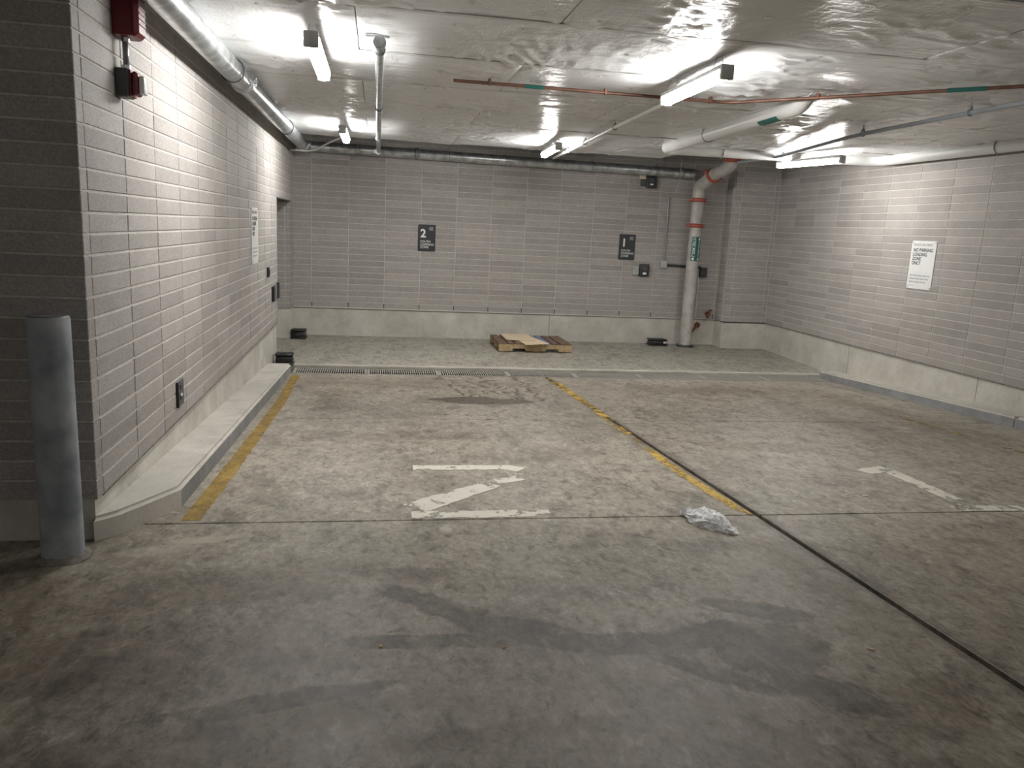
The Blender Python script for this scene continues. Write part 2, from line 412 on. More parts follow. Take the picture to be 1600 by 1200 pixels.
# trench drain
td = empty('trench_drain', (2.8, 10.75, fz(0, 10.75)))
tag(td, 'long slotted grey trench drain grate across the floor before the raised apron', 'drain')
bm = bmesh.new(); bw = .4
zt = fz(0, 10.75)
box(bm, -1.1-2.8, 6.76-2.8, -.2, .2, -.26, -.25)
box(bm, -1.1-2.8, 6.76-2.8, .187, .198, -.25, .006); box(bm, -1.1-2.8, 6.76-2.8, -.2, -.187, -.25, .004)
obj('channel', bm, 'joint', td)
gx = -1.09; ln = .981
gm = None
for k in range(8):
    if gm is None:
        bm = bmesh.new()
        box(bm, 0, ln-.006, -.185, -.165, -.03, .012); box(bm, 0, ln-.006, .165, .185, -.03, .012)
        box(bm, 0, .02, -.165, .165, -.03, .01); box(bm, ln-.026, ln-.006, -.165, .165, -.03, .01)
        nb = 33
        for q in range(1, nb):
            x = q*(ln-.006)/nb
            box(bm, x-.0047, x+.0047, -.166, .166, .001, .011)
        o = obj('grate_section', bm, 'grate', td); gm = o.data
    else:
        o = link(bpy.data.objects.new('grate_section', gm), td)
    o.location = (gx+k*ln-2.8, 0, 0)

# ------------------------------------------------------------------ ceiling
ce = structure(obj('ceiling', bx(-7.2, 7.4, -7.2, 14, 2.98, 3.15), 'deck'))
pins = bmesh.new()
def pin(x, y, z):
    v0 = pins.verts.new((x, y, z-.010)); rg = [pins.verts.new((x+.017*math.cos(k*math.pi/4), y+.017*math.sin(k*math.pi/4), z-.003)) for k in range(8)]
    for k in range(8): pins.faces.new((v0, rg[(k+1) % 8], rg[k]))
def wrinkle(x, y, pl):
    v = Vector((x, y, 0))
    a = noise.noise(Vector((x*.9, y*2.3, 3.1)))*.008                                   # slack sag
    q = noise.noise(Vector((x*2.2+y*1.1, y*7.5-x*1.6, 8.7))); r = (1-abs(q))**9
    g = max(0, noise.noise(Vector((x*1.3, y*1.3, 5.5)))+.10)
    a += -r*g*.034
    q = noise.noise(Vector((x*9.0-y*3, y*3.0+x*2.5, 18.7))); r = (1-abs(q))**8
    g = max(0, noise.noise(Vector((x*1.7, y*1.7, 25.5)))-.05)
    a += -r*g*.026
    for (px, py) in pl:
        dx, dy = x-px, y-py; d = math.hypot(dx, dy)
        if d < .28:
            th = math.atan2(dy, dx)
            a += .010*math.exp(-d*d/.004) - .006*math.exp(-d/.09)*(math.sin(th*3+px*17)**8)
    return a
pw, pd = 2.44, 1.22
ys_c = [12.25-pd*k for k in range(17)]
for r_, y1 in enumerate(ys_c):
    y0 = y1-pd
    if y1 < -6: break
    xoff = -1.37-pw*(.5 if r_ % 2 else 0)
    k0 = 0
    xa = xoff
    if y0 < 4.04: xa -= pw*2
    while xa < 7.05:
        xb = min(xa+pw, 7.05); x0_ = xa
        if y0 >= 4.0: x0_ = max(xa, XL)
        if r_ == 0: xb = min(xb, 4.4)
        xa += pw
        if xb-x0_ < .05: continue
        vis = y1 > 3.0 and x0_ < 7 and xb > -2.2
        st = .03 if vis else .3
        nx, ny = max(2, int((xb-x0_)/st)), max(2, int(pd/st))
        rnd = random.Random(int(r_*100+xb*10))
        pl = []
        if vis:
            for ix in range(int((xb-x0_)/.40)+1):
                for iy in range(3):
                    pl.append((x0_+.18+ix*.42+rnd.uniform(-.06, .06), y0+.2+iy*.41+rnd.uniform(-.06, .06)))
            pl = [q for q in pl if q[0] < xb-.05 and rnd.random() < .72]
        bm = bmesh.new(); grid = []
        drop = rnd.uniform(0, .008)
        for j in range(ny+1):
            row = []
            for i in range(nx+1):
                x = x0_+.003+(xb-x0_-.006)*i/nx; y = y0+.003+(pd-.006)*j/ny
                e = min(i, nx-i, j, ny-j)
                z = ZC-drop+(wrinkle(x, y, pl) if vis else 0)+(.003 if e == 0 else 0)
                row.append(bm.verts.new((x, y, z)))
            grid.append(row)
        for j in range(ny):
            for i in range(nx):
                bm.faces.new((grid[j][i], grid[j+1][i], grid[j+1][i+1], grid[j][i+1]))
        tt = [bm.verts.new((x, y, 2.96)) for x, y in ((x0_+.003, y0+.003), (xb-.003, y0+.003), (xb-.003, y1-.003), (x0_+.003, y1-.003))]
        bm.faces.new(tt)
        bm.faces.new([tt[0], tt[1]]+grid[0][::-1]); bm.faces.new([tt[2], tt[3]]+grid[-1])
        bm.faces.new([tt[3], tt[0]]+[g_[0] for g_ in grid]); bm.faces.new([tt[1], tt[2]]+[g_[-1] for g_ in grid][::-1])
        o = obj('insulation_panel', bm, 'film', ce, 50)
        for q in pl: pin(q[0], q[1], ZC-drop+.004)
    if y0 > 3.2:
        x0_, x1_ = XL+.02, 7.0
        bm = bmesh.new(); n = 60
        for i in range(n):
            xa_, xb_ = x0_+(x1_-x0_)*i/n, x0_+(x1_-x0_)*(i+1)/n
            h = [ZC-.010-.004*noise.noise(Vector((q*3, y0, 0))) for q in (xa_, xb_)]
            for s0, s1, zz in ((-.035, -.006, .006), (-.006, .006, 0), (.006, .035, 0)):
                pass
            vv = [bm.verts.new(c_) for c_ in ((xa_, y0-.03, h[0]+.004), (xb_, y0-.03, h[1]+.004), (xb_, y0, h[1]), (xa_, y0, h[0]), (xb_, y0+.03, h[1]+.004), (xa_, y0+.03, h[0]+.004))]
            bm.faces.new((vv[3], vv[2], vv[1], vv[0])); bm.faces.new((vv[5], vv[4], vv[2], vv[3]))
        bmesh.ops.remove_doubles(bm, verts=bm.verts[:], dist=1e-4)
        obj('seam_tape', bm, 'tape', ce, 60)
stuff(obj('insulation_pins', pins, 'washer', ce, True))

# ------------------------------------------------------------------ block walls
_mesh = {}
def block_mesh(w_, h_, t):
    k = (round(w_, 3), round(h_, 3), round(t, 3))
    if k in _mesh: return _mesh[k]
    bm = bmesh.new(); c_ = .004; a, b_ = w_/2, h_/2
    ring = lambda x, y, z: [bm.verts.new(q) for q in ((-x, -y, z), (x, -y, z), (x, y, z), (-x, y, z))]
    r1, r2, r3 = ring(a-c_, b_-c_, 0), ring(a, b_, -c_), ring(a, b_, -t)
    bm.faces.new(r1)
    for p_, q_ in ((r1, r2), (r2, r3)):
        for i in range(4): bm.faces.new((p_[i], q_[i], q_[(i+1) % 4], p_[(i+1) % 4]))
    me = bpy.data.meshes.new('block'); bm.to_mesh(me); bm.free(); me.materials.append(MAT['block'])
    _mesh[k] = me; return me
def lay_blocks(wall, specs, limit=300):
    """specs: (wall_frame at origin point, list of (ua,ub,za,zb), thickness); the largest in view become parts, the rest one stuff mesh"""
    allb = []
    for fr, pieces, t in specs:
        for (ua, ub, za, zb) in pieces:
            g = .005
            w_, h_ = ub-ua-2*g, zb-za-2*g
            if w_ < .015 or h_ < .015: continue
            mm = fr @ Matrix.Translation(((ua+ub)/2, (za+zb)/2, random.uniform(-.0015, .001)))
            allb.append((in_view(mm.translation)*math.sqrt(w_*h_), mm, w_, h_, t))
    allb.sort(key=lambda q: -q[0])
    for s, mm, w_, h_, t in allb[:limit]:
        if s <= 0: break
    cut = next((i for i, q in enumerate(allb) if q[0] <= 0), len(allb)); cut = min(cut, limit)
    for s, mm, w_, h_, t in allb[:cut]:
        o = link(bpy.data.objects.new('block', block_mesh(w_, h_, t)), wall); o.matrix_basis = mm
    rest = allb[cut:]
    if rest:
        V, F = [], []
        for s, mm, w_, h_, t in rest:
            me = block_mesh(w_, h_, t); n = len(V)
            V += [mm @ v.co for v in me.vertices]; F += [[n+i for i in p.vertices] for p in me.polygons]
        me = bpy.data.meshes.new('remaining_blocks'); me.from_pydata(V, [], F); me.materials.append(MAT['block'])
        stuff(link(bpy.data.objects.new('remaining_blocks', me), wall))
def grid_pieces(joints, z0, n, holes=()):
    out = []
    for k in range(n):
        za, zb = z0+k*C, z0+(k+1)*C
        for a, b_ in zip(joints[:-1], joints[1:]):
            segs = [(a, b_)]
            for (ha, hb, hz0, hz1) in holes:
                if zb > hz0+.02 and za < hz1-.02:
                    ns = []
                    for p_, q_ in segs:
                        if q_ <= ha or p_ >= hb: ns.append((p_, q_)); continue
                        if p_ < ha: ns.append((p_, ha))
                        if q_ > hb: ns.append((hb, q_))
                    segs = ns
            out += [(p_, q_, za, zb) for p_, q_ in segs]
    return out
MR = .005   # mortar lies this far behind the block faces
RY0, RY1, RZ = 11.41, 13.17, 1.73     # door recess in the left wall

# left wall
bm = bmesh.new()
box(bm, -1.64, XL-MR, YN+.09, RY0-.004, 0, 2.97); box(bm, -1.64, XL-MR, RY0-.004, RY1, RZ+.002, 2.97); box(bm, -2.2, XL-MR, RY1+MR, 13.9, 0, 2.97)
wl = structure(obj('wall_left', bm, 'mortar'))
jl = [YN+.09]; y = 4.737
while y < RY1: jl.append(y); y += .6035
jl = sorted(jl+[YB])
fr = wall_frame((XL, 0, 0), *LEFT)
pcs = grid_pieces(jl, 0, 27, holes=((RY0, RY1, -1, RZ),))
pcs = [q for q in pcs if q[0] < RY1-.01 or True]
fr2 = wall_frame((0, RY1, 0), *BACK)
pcs2 = grid_pieces([-2.19, -2.05, -1.46, XL-.004], 0, 17)
pcs = [(a, min(b_, 13.6), za, zb) for a, b_, za, zb in pcs]
lay_blocks(wl, [(fr, pcs, .03), (fr2, pcs2, .03)])
bm = bmesh.new(); box(bm, -1.7, XL-.022, YN+.05, RY0, -.75, -.002)
obj('concrete_base', bm, 'base', wl)
bm = bmesh.new(); box(bm, -2.2, XL-.012, RY1+.01, 13.9, -.75, -.002)
obj('concrete_base', bm, 'base', wl)
obj('recess_soffit', bx(-2.0, XL-.002, RY0, RY1, RZ-.012, RZ), 'deck', wl)
obj('recess_side', bx(-2.2, -1.66, RY0-.25, RY0, -.75, 2.9), 'block', wl)
bm = bmesh.new(); box(bm, XL-.026, XL-.004, YN+.1, RY0, -.010, .003); obj('bed_joint', bm, 'mortar_grout', wl)
# recess door (steel)
d1 = structure(obj('door_1', bx(-2.06, -2.0, RY0+.02, RY1-.02, az(0, 12)-.02, RZ-.02, .004), 'door'))
bm = bmesh.new(); tube(bm, [(-2.0, 11.6, .5), (-1.95, 11.6, .5), (-1.95, 11.72, .5)], .011, 10); obj('door_handle', bm, 'galv', d1, True)

# short return wall that faces the driveway
bm = bmesh.new(); box(bm, -7, XL-MR, YN+MR, YN+.0898, 0, 2.97)
wn = structure(obj('wall_front_left', bm, 'mortar'))
jn = [XL-.605*k for k in range(9, -1, -1)]; jn[-1] = XL+.004
pc = grid_pieces(jn, 0, 27)
fr = wall_frame((0, YN, 0), *BACK)
lay_blocks(wn, [(fr, pc, .0895)])
obj('concrete_base', bx(-7, XL-.022, YN+.02, YN+.0499, -.4, -.002), 'base', wn)

# back wall
bm = bmesh.new(); box(bm, XL-.1, 6.3, YB+MR, YB+.3, 0, 2.97)
wb = structure(obj('wall_back', bm, 'mortar'))
jb = [XL]+[-1.076+.6012*k for k in range(0, 13)]
jb = [q for q in jb if q < 6.17]+[6.18]
lay_blocks(wb, [(wall_frame((0, YB, 0), *BACK), grid_pieces(jb, 0, 29), .03)])
cuts = [XL-.05, 3.05, 6.3]
for a, b_ in zip(cuts[:-1], cuts[1:]):
    obj('concrete_base', bx(a+.003, b_-.003, YB-.006, YB+.3, -.75, -.012, .004), 'base', wb)
obj('flashing', bx(XL, 6.18, YB-.03, YB+.02, -.004, .010), 'flash', wb)
for q in jb[1:-1]:
    obj('weep_vent', bx(q-.006, q+.006, YB-.0006, YB+.01, .008, C-.008), 'black_iron', wb)

# pier in the right corner
PY, PX = 13.26, 6.18
bm = bmesh.new(); box(bm, PX+MR, 7.2, PY+MR, YB+.25, 0, 2.97)
wp = structure(obj('wall_pier', bm, 'mortar'))
lay_blocks(wp, [(wall_frame((0, PY, 0), *BACK), grid_pieces([PX, 6.314, 6.932, XR], 0, 29), .09),
                (wall_frame((PX, 0, 0), (0, -1, 0), (-1, 0, 0)), grid_pieces([-YB, -PY-.092], 0, 29), .03)])
obj('concrete_base', bx(PX, 7.2, PY, YB+.25, -.75, -.012, .006), 'base', wp)
obj('flashing', bx(PX-.006, XR, PY-.012, PY+.1, -.012, .002), 'black_iron', wp)

# right wall
bm = bmesh.new(); box(bm, XR+MR, XR+.3, 3.0, 13.9, 0, 2.97)
wr = structure(obj('wall_right', bm, 'mortar'))
jr = [13.26]+[12.62-.6195*k for k in range(0, 15)]; jr.append(3.2)
jr = sorted([-q for q in jr if q > 3.1])
lay_blocks(wr, [(wall_frame((XR, 0, 0), *RIGHT), grid_pieces(jr, 0, 27), .03)])
cuts = [3.0, 8.02, 10.62, 13.9]
for a, b_ in zip(cuts[:-1], cuts[1:]):
    obj('concrete_base', bx(XR+.016, XR+.3, a+.004, b_-.004, -.75, -.004, .004), 'base', wr)
obj('bed_joint', bx(XR+.003, XR+.02, 3.0, PY, -.012, .003), 'mortar_grout', wr)

# ------------------------------------------------------------------ curbs
def curb(name, poly, h, mats, label, face_top_inset=.0):
    bm = prism(bmesh.new(), poly, lambda x, y: fz(x, y)-.06, lambda x, y: fz(x, y)+h, 1, 0)
    es = [e for e in bm.edges if all(v.co.z > fz(0, v.co.y)+h-.01 for v in e.verts) and not all((v.co.x < XL or v.co.x > XR) for v in e.verts)]
    r = bmesh.ops.bevel(bm, geom=es, offset=.022, segments=3, affect='EDGES')
    return tag(obj(name, bm, mats, None, 40), label, 'curb')
poly = [(XL-.02, 4.02), (-1.30, 4.13), (-1.105, 4.60), (-1.103, 10.56), (XL-.02, 10.56)]
lc = curb('concrete_curb', poly, .128, ['curb_top', 'curb_paint'], 'long concrete curb with grey painted side along the left block wall')
for f in lc.data.polygons:
    if f.material_index == 1 and f.normal.y < -.2: f.material_index = 0
bm = bmesh.new(); tube(bm, [(-1.12, 10.5, fz(0, 10.5)+.05), (-1.12, 10.75, -.52)], .05, 8)
bm.free()
curb('concrete_curb', [(6.765, 7.13), (XR+.0155, 7.13), (XR+.0155, 10.93), (6.773, 10.93)], .122, ['curb_top', 'curb_paint'], 'far length of grey painted curb at the right wall, ending at the apron')
curb('concrete_curb', [(6.765, 2.6), (XR+.0155, 2.6), (XR+.0155, 7.118), (6.765, 7.118)], .122, ['curb_top', 'curb_paint'], 'near length of grey painted curb at the right wall, cut off by the frame')

# ------------------------------------------------------------------ floor paint
def strip(pts, wid, lift=.0022, jag=.006, rnd=random.Random(3)):
    bm = bmesh.new(); pts = [Vector((p[0], p[1], 0)) for p in pts]
    fine = []
    for a, b_ in zip(pts[:-1], pts[1:]):
        n = max(1, int((b_-a).length/.04))
        fine += [a+(b_-a)*(k/n) for k in range(n)]
    fine.append(pts[-1]); prev = None; n = len(fine)
    for i, p in enumerate(fine):
        t = (fine[min(i+1, n-1)]-fine[max(i-1, 0)]).normalized(); nn = Vector((-t.y, t.x, 0))
        wv = wid if not callable(wid) else wid(i/(n-1))
        l, r = p+nn*(wv/2+rnd.uniform(-jag, jag)), p-nn*(wv/2+rnd.uniform(-jag, jag))
        cur = [bm.verts.new((q.x, q.y, fz(q.x, q.y)+lift)) for q in (l, r)]
        if prev: bm.faces.new((prev[0], prev[1], cur[1], cur[0]))
        prev = cur
    ex = bmesh.ops.extrude_face_region(bm, geom=bm.faces[:])
    for v in ex['geom']:
        if isinstance(v, bmesh.types.BMVert): v.co.z -= .0016
    return bm
tag(obj('parking_line', strip([(-1.0, 4.34), (-.985, 5.44), (-.97, 8.2), (-1.02, 10.3)], .105), 'yellow_edge'), 'worn yellow parking line beside the left curb', 'parking line')
tag(obj('parking_line', strip([(2.30, 4.305), (2.262, 5.3), (2.30, 6.4), (2.352, 7.8), (2.39, 10.42)], lambda t: .075+.035*t), 'yellow'), 'flaking yellow parking line dividing bay 2 from bay 1', 'parking line')
tag(obj('parking_line', strip([(5.78, 4.6), (5.83, 7.0), (5.80, 9.2)], .09), 'yellow_faint'), 'faded yellow parking line near the right wall curb', 'parking line')
n2 = empty('bay_number', (0, 0, 0)); tag(n2, 'flaking white number 2 painted on the floor of the left bay', 'floor marking')
def stroke(name, pts, wid, parent):
    o = obj(name, strip(pts, wid, .0026, .008), 'white_paint', parent); return o
n2.location = (.65, 4.95, fz(0, 4.95)); inv = Matrix.Translation(-Vector(n2.location))
def pst(name, pts, wid, root):
    o = stroke(name, pts, wid, root); o.matrix_basis = Matrix.Translation(-Vector(root.location))
pst('stroke', [(.28, 5.495), (.70, 5.495), (.98, 5.49), (1.07, 5.42)], .13, n2)
pst('stroke', [(1.06, 5.30), (1.03, 5.20), (.93, 5.14), (.83, 5.12)], .12, n2)
pst('stroke', [(.80, 5.04), (.56, 4.82), (.38, 4.65), (.25, 4.51)], lambda t: .15+.06*t, n2)
pst('stroke', [(.222, 4.385), (.6, 4.385), (1.06, 4.385)], .135, n2)
n1 = empty('bay_number', (4.0, 4.85, fz(0, 4.85))); tag(n1, 'flaking white number 1 painted on the floor of the right bay', 'floor marking')
pst('stroke', [(3.78, 5.32), (3.90, 5.36), (4.06, 5.42)], .15, n1)
pst('stroke', [(4.02, 5.40), (3.99, 4.9), (3.96, 4.43)], .125, n1)
pst('stroke', [(3.80, 4.36), (4.0, 4.36), (4.32, 4.35)], .11, n1)

# ------------------------------------------------------------------ lights
def fixture(name, loc, yaw, label, group='hanging LED tube lights', ln=1.22):
    root = empty(name, loc); root.rotation_euler = (0, 0, yaw); tag(root, label, 'ceiling light', group)
    h = ln/2
    # diffuser: rounded trough below, housing above
    def prof(pts, mat, nm):
        bm = bmesh.new(); A = [bm.verts.new((x, -h+.03, z)) for x, z in pts]; B = [bm.verts.new((x, h-.03, z)) for x, z in pts]
        n = len(pts)
        for i in range(n): bm.faces.new((A[i], A[(i+1) % n], B[(i+1) % n], B[i]))
        bm.faces.new(A[::-1]); bm.faces.new(B)
        return obj(nm, bm, mat, root, 30)
    lo = [(.050*math.cos(a), .014+.052*math.sin(a)) for a in [math.pi*.92+math.pi*1.16*k/16 for k in range(17)]]
    prof(lo, 'tube', 'diffuser')
    prof([(-.049, .0275), (.049, .0275), (.046, .048), (.028, .066), (-.028, .066), (-.046, .048)], 'box_grey', 'housing')
    for s in (-1, 1):
        bm = bmesh.new(); ya, yb_ = sorted((s*(h-.03), s*(h+.005)))
        box(bm, -.047, .047, ya, yb_, -.038, .06, .010, seg=2); obj('end_cap', bm, 'box_grey', root, True)
        y_ = s*(h-.16)
        bm = bmesh.new(); top = ZC-loc[2]+.012
        for sx in (-1, 1): tube(bm, [(sx*.047, y_, .035), (sx*.012, y_, top)], .0025, 6)
        tube(bm, [(-.03, y_, top), (.03, y_, top)], .004, 6)
        obj('wire_hanger', bm, 'galv_dark', root)
    return root
ZL = 2.53
fixture('tube_light', (-.425, 5.92, ZL), 0, 'lit tube light hanging at upper left nearest the big galvanised pipe')
fixture('tube_light', (2.29, 5.80, ZL), -.02, 'largest lit tube light, hanging right of centre')
fixture('tube_light', (-.44, 10.75, ZL), 0, 'small lit tube light far left, before the back wall pipe')
fixture('tube_light', (2.34, 10.95, ZL), -.05, 'small lit tube light at centre near the back wall')
fixture('tube_light', (5.66, 10.0, ZL-.02), .2, 'lit tube light at far right in front of the right wall')
for x_, sd in ((-3.6, 'left'), (5.4, 'right')):
    fixture('tube_light', (x_, -3.4, ZL), 0, 'lit tube light over the driveway behind the viewer to the '+sd)

# ------------------------------------------------------------------ pipes
def pipe(name, pts, rad, mat, label, cat='pipe', bend=.12, seg=18, root_at=None):
    path = rounded(pts, bend) if len(pts) > 2 else [Vector(p) for p in pts]
    root = empty(name, root_at or pts[0]); tag(root, label, cat)
    o = obj('pipe_run', tb(path, rad, seg), mat, root, 40); o.matrix_basis = Matrix.Translation(-Vector(root.location))
    return root
def local(root, o): o.matrix_basis = Matrix.Translation(-Vector(root.location)) @ o.matrix_basis
def strap_hanger(root, p, r, top, axis='y', mat='galv_dark', rod=.005):
    """clevis ring round the pipe with a rod to the ceiling"""
    bm = bmesh.new(); n = 18; p = Vector(p)
    ring = []
    for k in range(n+1):
        a = 2*math.pi*k/n; c_, s_ = math.cos(a)*(r+.006), math.sin(a)*(r+.006)
        ring.append(p+(Vector((c_, 0, s_)) if axis == 'y' else Vector((0, c_, s_))))
    tube(bm, ring, .006, 6, cap=False)
    tube(bm, [p+Vector((0, 0, r)), Vector((p.x, p.y, top))], rod, 8)
    box(bm, p.x-.012, p.x+.012, p.y-.012, p.y+.012, p.z+r+.004, p.z+r+.03, .003)
    o = obj('pipe_hanger', bm, mat, root, True); local(root, o); return o

LPX, LPZ = -1.155, 2.575
lp = pipe('galvanised_pipe', [(LPX, 1.0, LPZ), (LPX, 13.42, LPZ)], .085, 'galv', 'large galvanised pipe running along the top of the left wall')
for yy, mk in ((7.35, 'galv'), (12.85, 'galv')):
    local(lp, coupling(lp, (LPX, yy, LPZ), (0, 1, 0), .085, .085, mk))
for yy in (3.2, 6.85, 10.6): strap_hanger(lp, (LPX, yy, LPZ), .087, 2.68, mat='black_iron')
bp = pipe('galvanised_pipe', [(-1.30, 13.42, 2.605), (5.45, 13.42, 2.56)], .082, 'galv', 'galvanised pipe running along the top of the back wall')
for xx in (.62, 5.2): local(bp, coupling(bp, (xx, 13.42, 2.605-.0067*(xx+1.3)), (1, 0, 0), .082, .08, 'galv_dark'))
for xx in (-.3, 1.15, 2.1, 3.6, 4.75): strap_hanger(bp, (xx, 13.42, 2.605-.0067*(xx+1.3)), .083, 2.99, axis='x')
sp = pipe('sprinkler_pipe', [(-.005, 5.42, 2.575), (-.005, 13.30, 2.575)], .030, 'galv', 'slim galvanised pipe crossing the ceiling from the back wall pipe, left of centre')
bm = bmesh.new(); tube(bm, [(-.005, 5.40, 2.575), (-.005, 5.47, 2.575)], .042, 14); tube(bm, [(-.005, 5.39, 2.575), (-.005, 5.40, 2.575)], .03, 6)
local(sp, obj('end_cap', bm, 'galv', sp, 30))
bm = bmesh.new(); tube(bm, [(-.005, 13.18, 2.575), (-.005, 13.40, 2.575)], .052, 14); box(bm, -.085, .075, 13.24, 13.30, 2.54, 2.61, .006)
local(sp, obj('tee_fitting', bm, 'galv', sp, 30))
for yy in (5.62, 8.3, 11.2): strap_hanger(sp, (-.005, yy, 2.575), .03, 2.68)
bm = bmesh.new(); box(bm, -.10, .06, 5.58, 5.62, 2.650, 2.664, .003); local(sp, obj('anchor_plate', bm, 'galv', sp))

# storm drain riser
RX, RY = 5.545, 13.36
rs = empty('storm_drain_riser', (RX, RY, az(RX, RY)))
tag(rs, 'grey storm drain riser with red couplings and green marker before the back wall', 'drain pipe')
rp = [(RX, RY, -.49), (RX, RY, 2.27), (RX+.09, 12.80, 2.62), (RX+.17, 12.42, 2.70), (RX+.19, 12.40, 2.97)]
low = obj('pipe_run', tb([(RX, RY, -.485), (RX, RY, 1.66)], .106, 24), 'castiron', rs, 40); local(rs, low)
mid_ = obj('pipe_spool', tb([(RX, RY, 1.66), (RX, RY, 2.12)], .106, 24), 'castiron', rs, 40); local(rs, mid_)
elb = rounded([(RX, RY, 2.12), (RX, RY, 2.34), (RX+.08, 12.92, 2.545)], .26, 10)
o = obj('elbow', tb(elb, .108, 24), 'castiron', rs, 40); local(rs, o)
elb2 = rounded([(RX+.08, 12.92, 2.545), (RX+.15, 12.45, 2.655), (RX+.15, 12.43, 2.985)], .16, 10)
o = obj('elbow', tb([elb[-1]]+elb2[1:], .108, 24), 'castiron', rs, 40); local(rs, o)
def rcoup(p, d, w_=.085):
    o = coupling(rs, p, d, .108, w_, 'red_coupling', hint=(0, -1, 0)); local(rs, o)
rcoup((RX, RY, 1.675), (0, 0, 1), .07); rcoup((RX, RY, 2.115), (0, 0, 1), .07)
dd = Vector((RX+.08, 12.92, 2.545))-Vector((RX, RY, 2.34))
rcoup((RX+.07, 12.98, 2.517), dd); rcoup((RX+.15, 12.435, 2.735), (0, -.02, 1), .08)
bm = bmesh.new(); tube(bm, [(RX, RY, -.487), (RX, RY, -.445)], [.165, .15], 24); local(rs, obj('base_flange', bm, 'black_iron', rs, 40))
for k in range(6):
    b2 = bmesh.new(); a = k*math.pi/3+.3; tube(b2, [(RX+.135*math.cos(a), RY+.135*math.sin(a), -.46), (RX+.135*math.cos(a), RY+.135*math.sin(a), -.425)], .012, 6)
    local(rs, obj('flange_bolt', b2, 'galv', rs))
# green marker wrapped on the riser
mz0, mz1 = 1.06, 1.48
def wrap_patch(cx, cy, r, a0, a1, z0, z1, n=14):
    bm = bmesh.new(); prev = None
    for k in range(n+1):
        a = a0+(a1-a0)*k/n
        cur = [bm.verts.new((cx+rr*math.cos(a), cy+rr*math.sin(a), zz)) for rr, zz in ((r, z0), (r, z1), (r-.003, z0), (r-.003, z1))]
        if prev:
            for i, j in ((0, 1), (1, 3), (3, 2), (2, 0)): bm.faces.new((prev[i], prev[j], cur[j], cur[i]))
        else: bm.faces.new((cur[0], cur[1], cur[3], cur[2]))
        prev = cur
    bm.faces.new((prev[0], prev[2], prev[3], prev[1]))
    return bm
A0, A1 = -2.35, -.45
mk = obj('pipe_marker', wrap_patch(RX, RY, .111, A0, A1, mz0, mz1), 'green', rs, 40); local(rs, mk)
mk['label'] = 'green storm drain marker with white lettering'
def wrap_text(body, size, ang, zstart, parent, cx, cy, r, length):
    o = text(body, size, 'white', None, (0, 0, 0), .012, 0)
    me = o.data; xs_ = [v.co.x for v in me.vertices]; L_ = max(xs_)-min(xs_)
    for v in me.vertices:
        t = (v.co.x-min(xs_))/L_*length; a = ang-(v.co.y)/r+.0
        v.co = (cx+r*math.cos(a), cy+r*math.sin(a), zstart+t)
    o.parent = parent; o.matrix_basis = Matrix.Identity(4); return o
wrap_text('STORM DRAIN', .075, -1.72, mz0+.065, mk, RX, RY, .1125, .34)
wrap_text('STORM DRAIN', .05, -.92, mz0+.065, mk, RX, RY, .1125, .29)
for ang, zz in ((-1.98, mz0+.035), (-1.08, mz0+.035), (-1.08, mz1-.035)):
    bm = bmesh.new()
    pts = [bm.verts.new((RX+.1125*math.cos(ang+.21*math.cos(q)), RY+.1125*math.sin(ang+.21*math.cos(q)), zz+.022*math.sin(q))) for q in [k*math.pi/6 for k in range(12)]]
    bm.faces.new(pts); obj('flow_dot', bm, 'white', mk)
# brace at the foot of the riser and hose valve on the wall
vb = empty('hose_valve', (6.03, YB, .10)); tag(vb, 'rusty hose valve on the back wall beside the dark pier', 'valve')
bm = bmesh.new(); tube(bm, rounded([(0, 0, 0), (0, -.10, 0), (-.06, -.14, -.05)], .04), .026, 12); tube(bm, [(0, -.008, 0), (0, .0, 0)], .05, 14); obj('valve_body', bm, 'rust', vb, 40)
bm = bmesh.new(); tube(bm, [(0, -.11, .02), (0, -.12, .075)], .009, 8); tube(bm, [(0, -.118, .07), (0, -.124, .085)], .035, 12); obj('hand_wheel', bm, 'rust', vb, 40)
br = empty('pipe_brace', (5.80, YB, -.12)); tag(br, 'small rusty angled cleanout stub between the riser foot and the wall', 'pipe fitting')
bm = bmesh.new(); tube(bm, [(-.17, -.2, -.16), (.03, -.06, .02)], .022, 12); obj('stub', bm, 'rust', br, 40)
bm = bmesh.new(); tube(bm, [(.015, -.075, .003), (.045, -.05, .035)], .05, 10); tube(bm, [(.03, -.06, .02), (.03, -.0, .02)], .015, 8); obj('cap', bm, 'rust', br, 30)

# white jacketed pipe looping below the ceiling
wpipe = [(3.565, 6.36, 2.80), (3.57, 6.53, 2.605), (3.80, 10.50, 2.622), (6.80, 10.20, 2.622), (6.80, 2.5, 2.60)]
wpp = pipe('jacketed_pipe', wpipe, .074, 'pvc', 'white jacketed pipe looping under the ceiling to the right wall', bend=.22, seg=22)
for p_, ax in (((3.706, 8.8, 2.615), 'y'), ((4.6, 10.42, 2.622), 'x'), ((6.80, 8.0, 2.612), 'y')): strap_hanger(wpp, p_, .075, 2.68, axis=ax)
def sleeve(parent, root, p, d, r, ln, a0, a1, mat='green', n=12):
    bm = bmesh.new(); prev = None
    for k in range(n+1):
        a = a0+(a1-a0)*k/n
        cur = [bm.verts.new((r*math.cos(a), r*math.sin(a), zz)) for zz in (-ln/2, ln/2)]
        if prev: bm.faces.new((prev[0], cur[0], cur[1], prev[1]))
        prev = cur
    o = obj('pipe_marker', bm, mat, parent, 40, frame_at(p, d)); local(root, o); return o
sleeve(wpp, wpp, (3.603, 7.10, 2.6075), (.23, 3.97, .017), .0765, .42, -2.9, -.6)
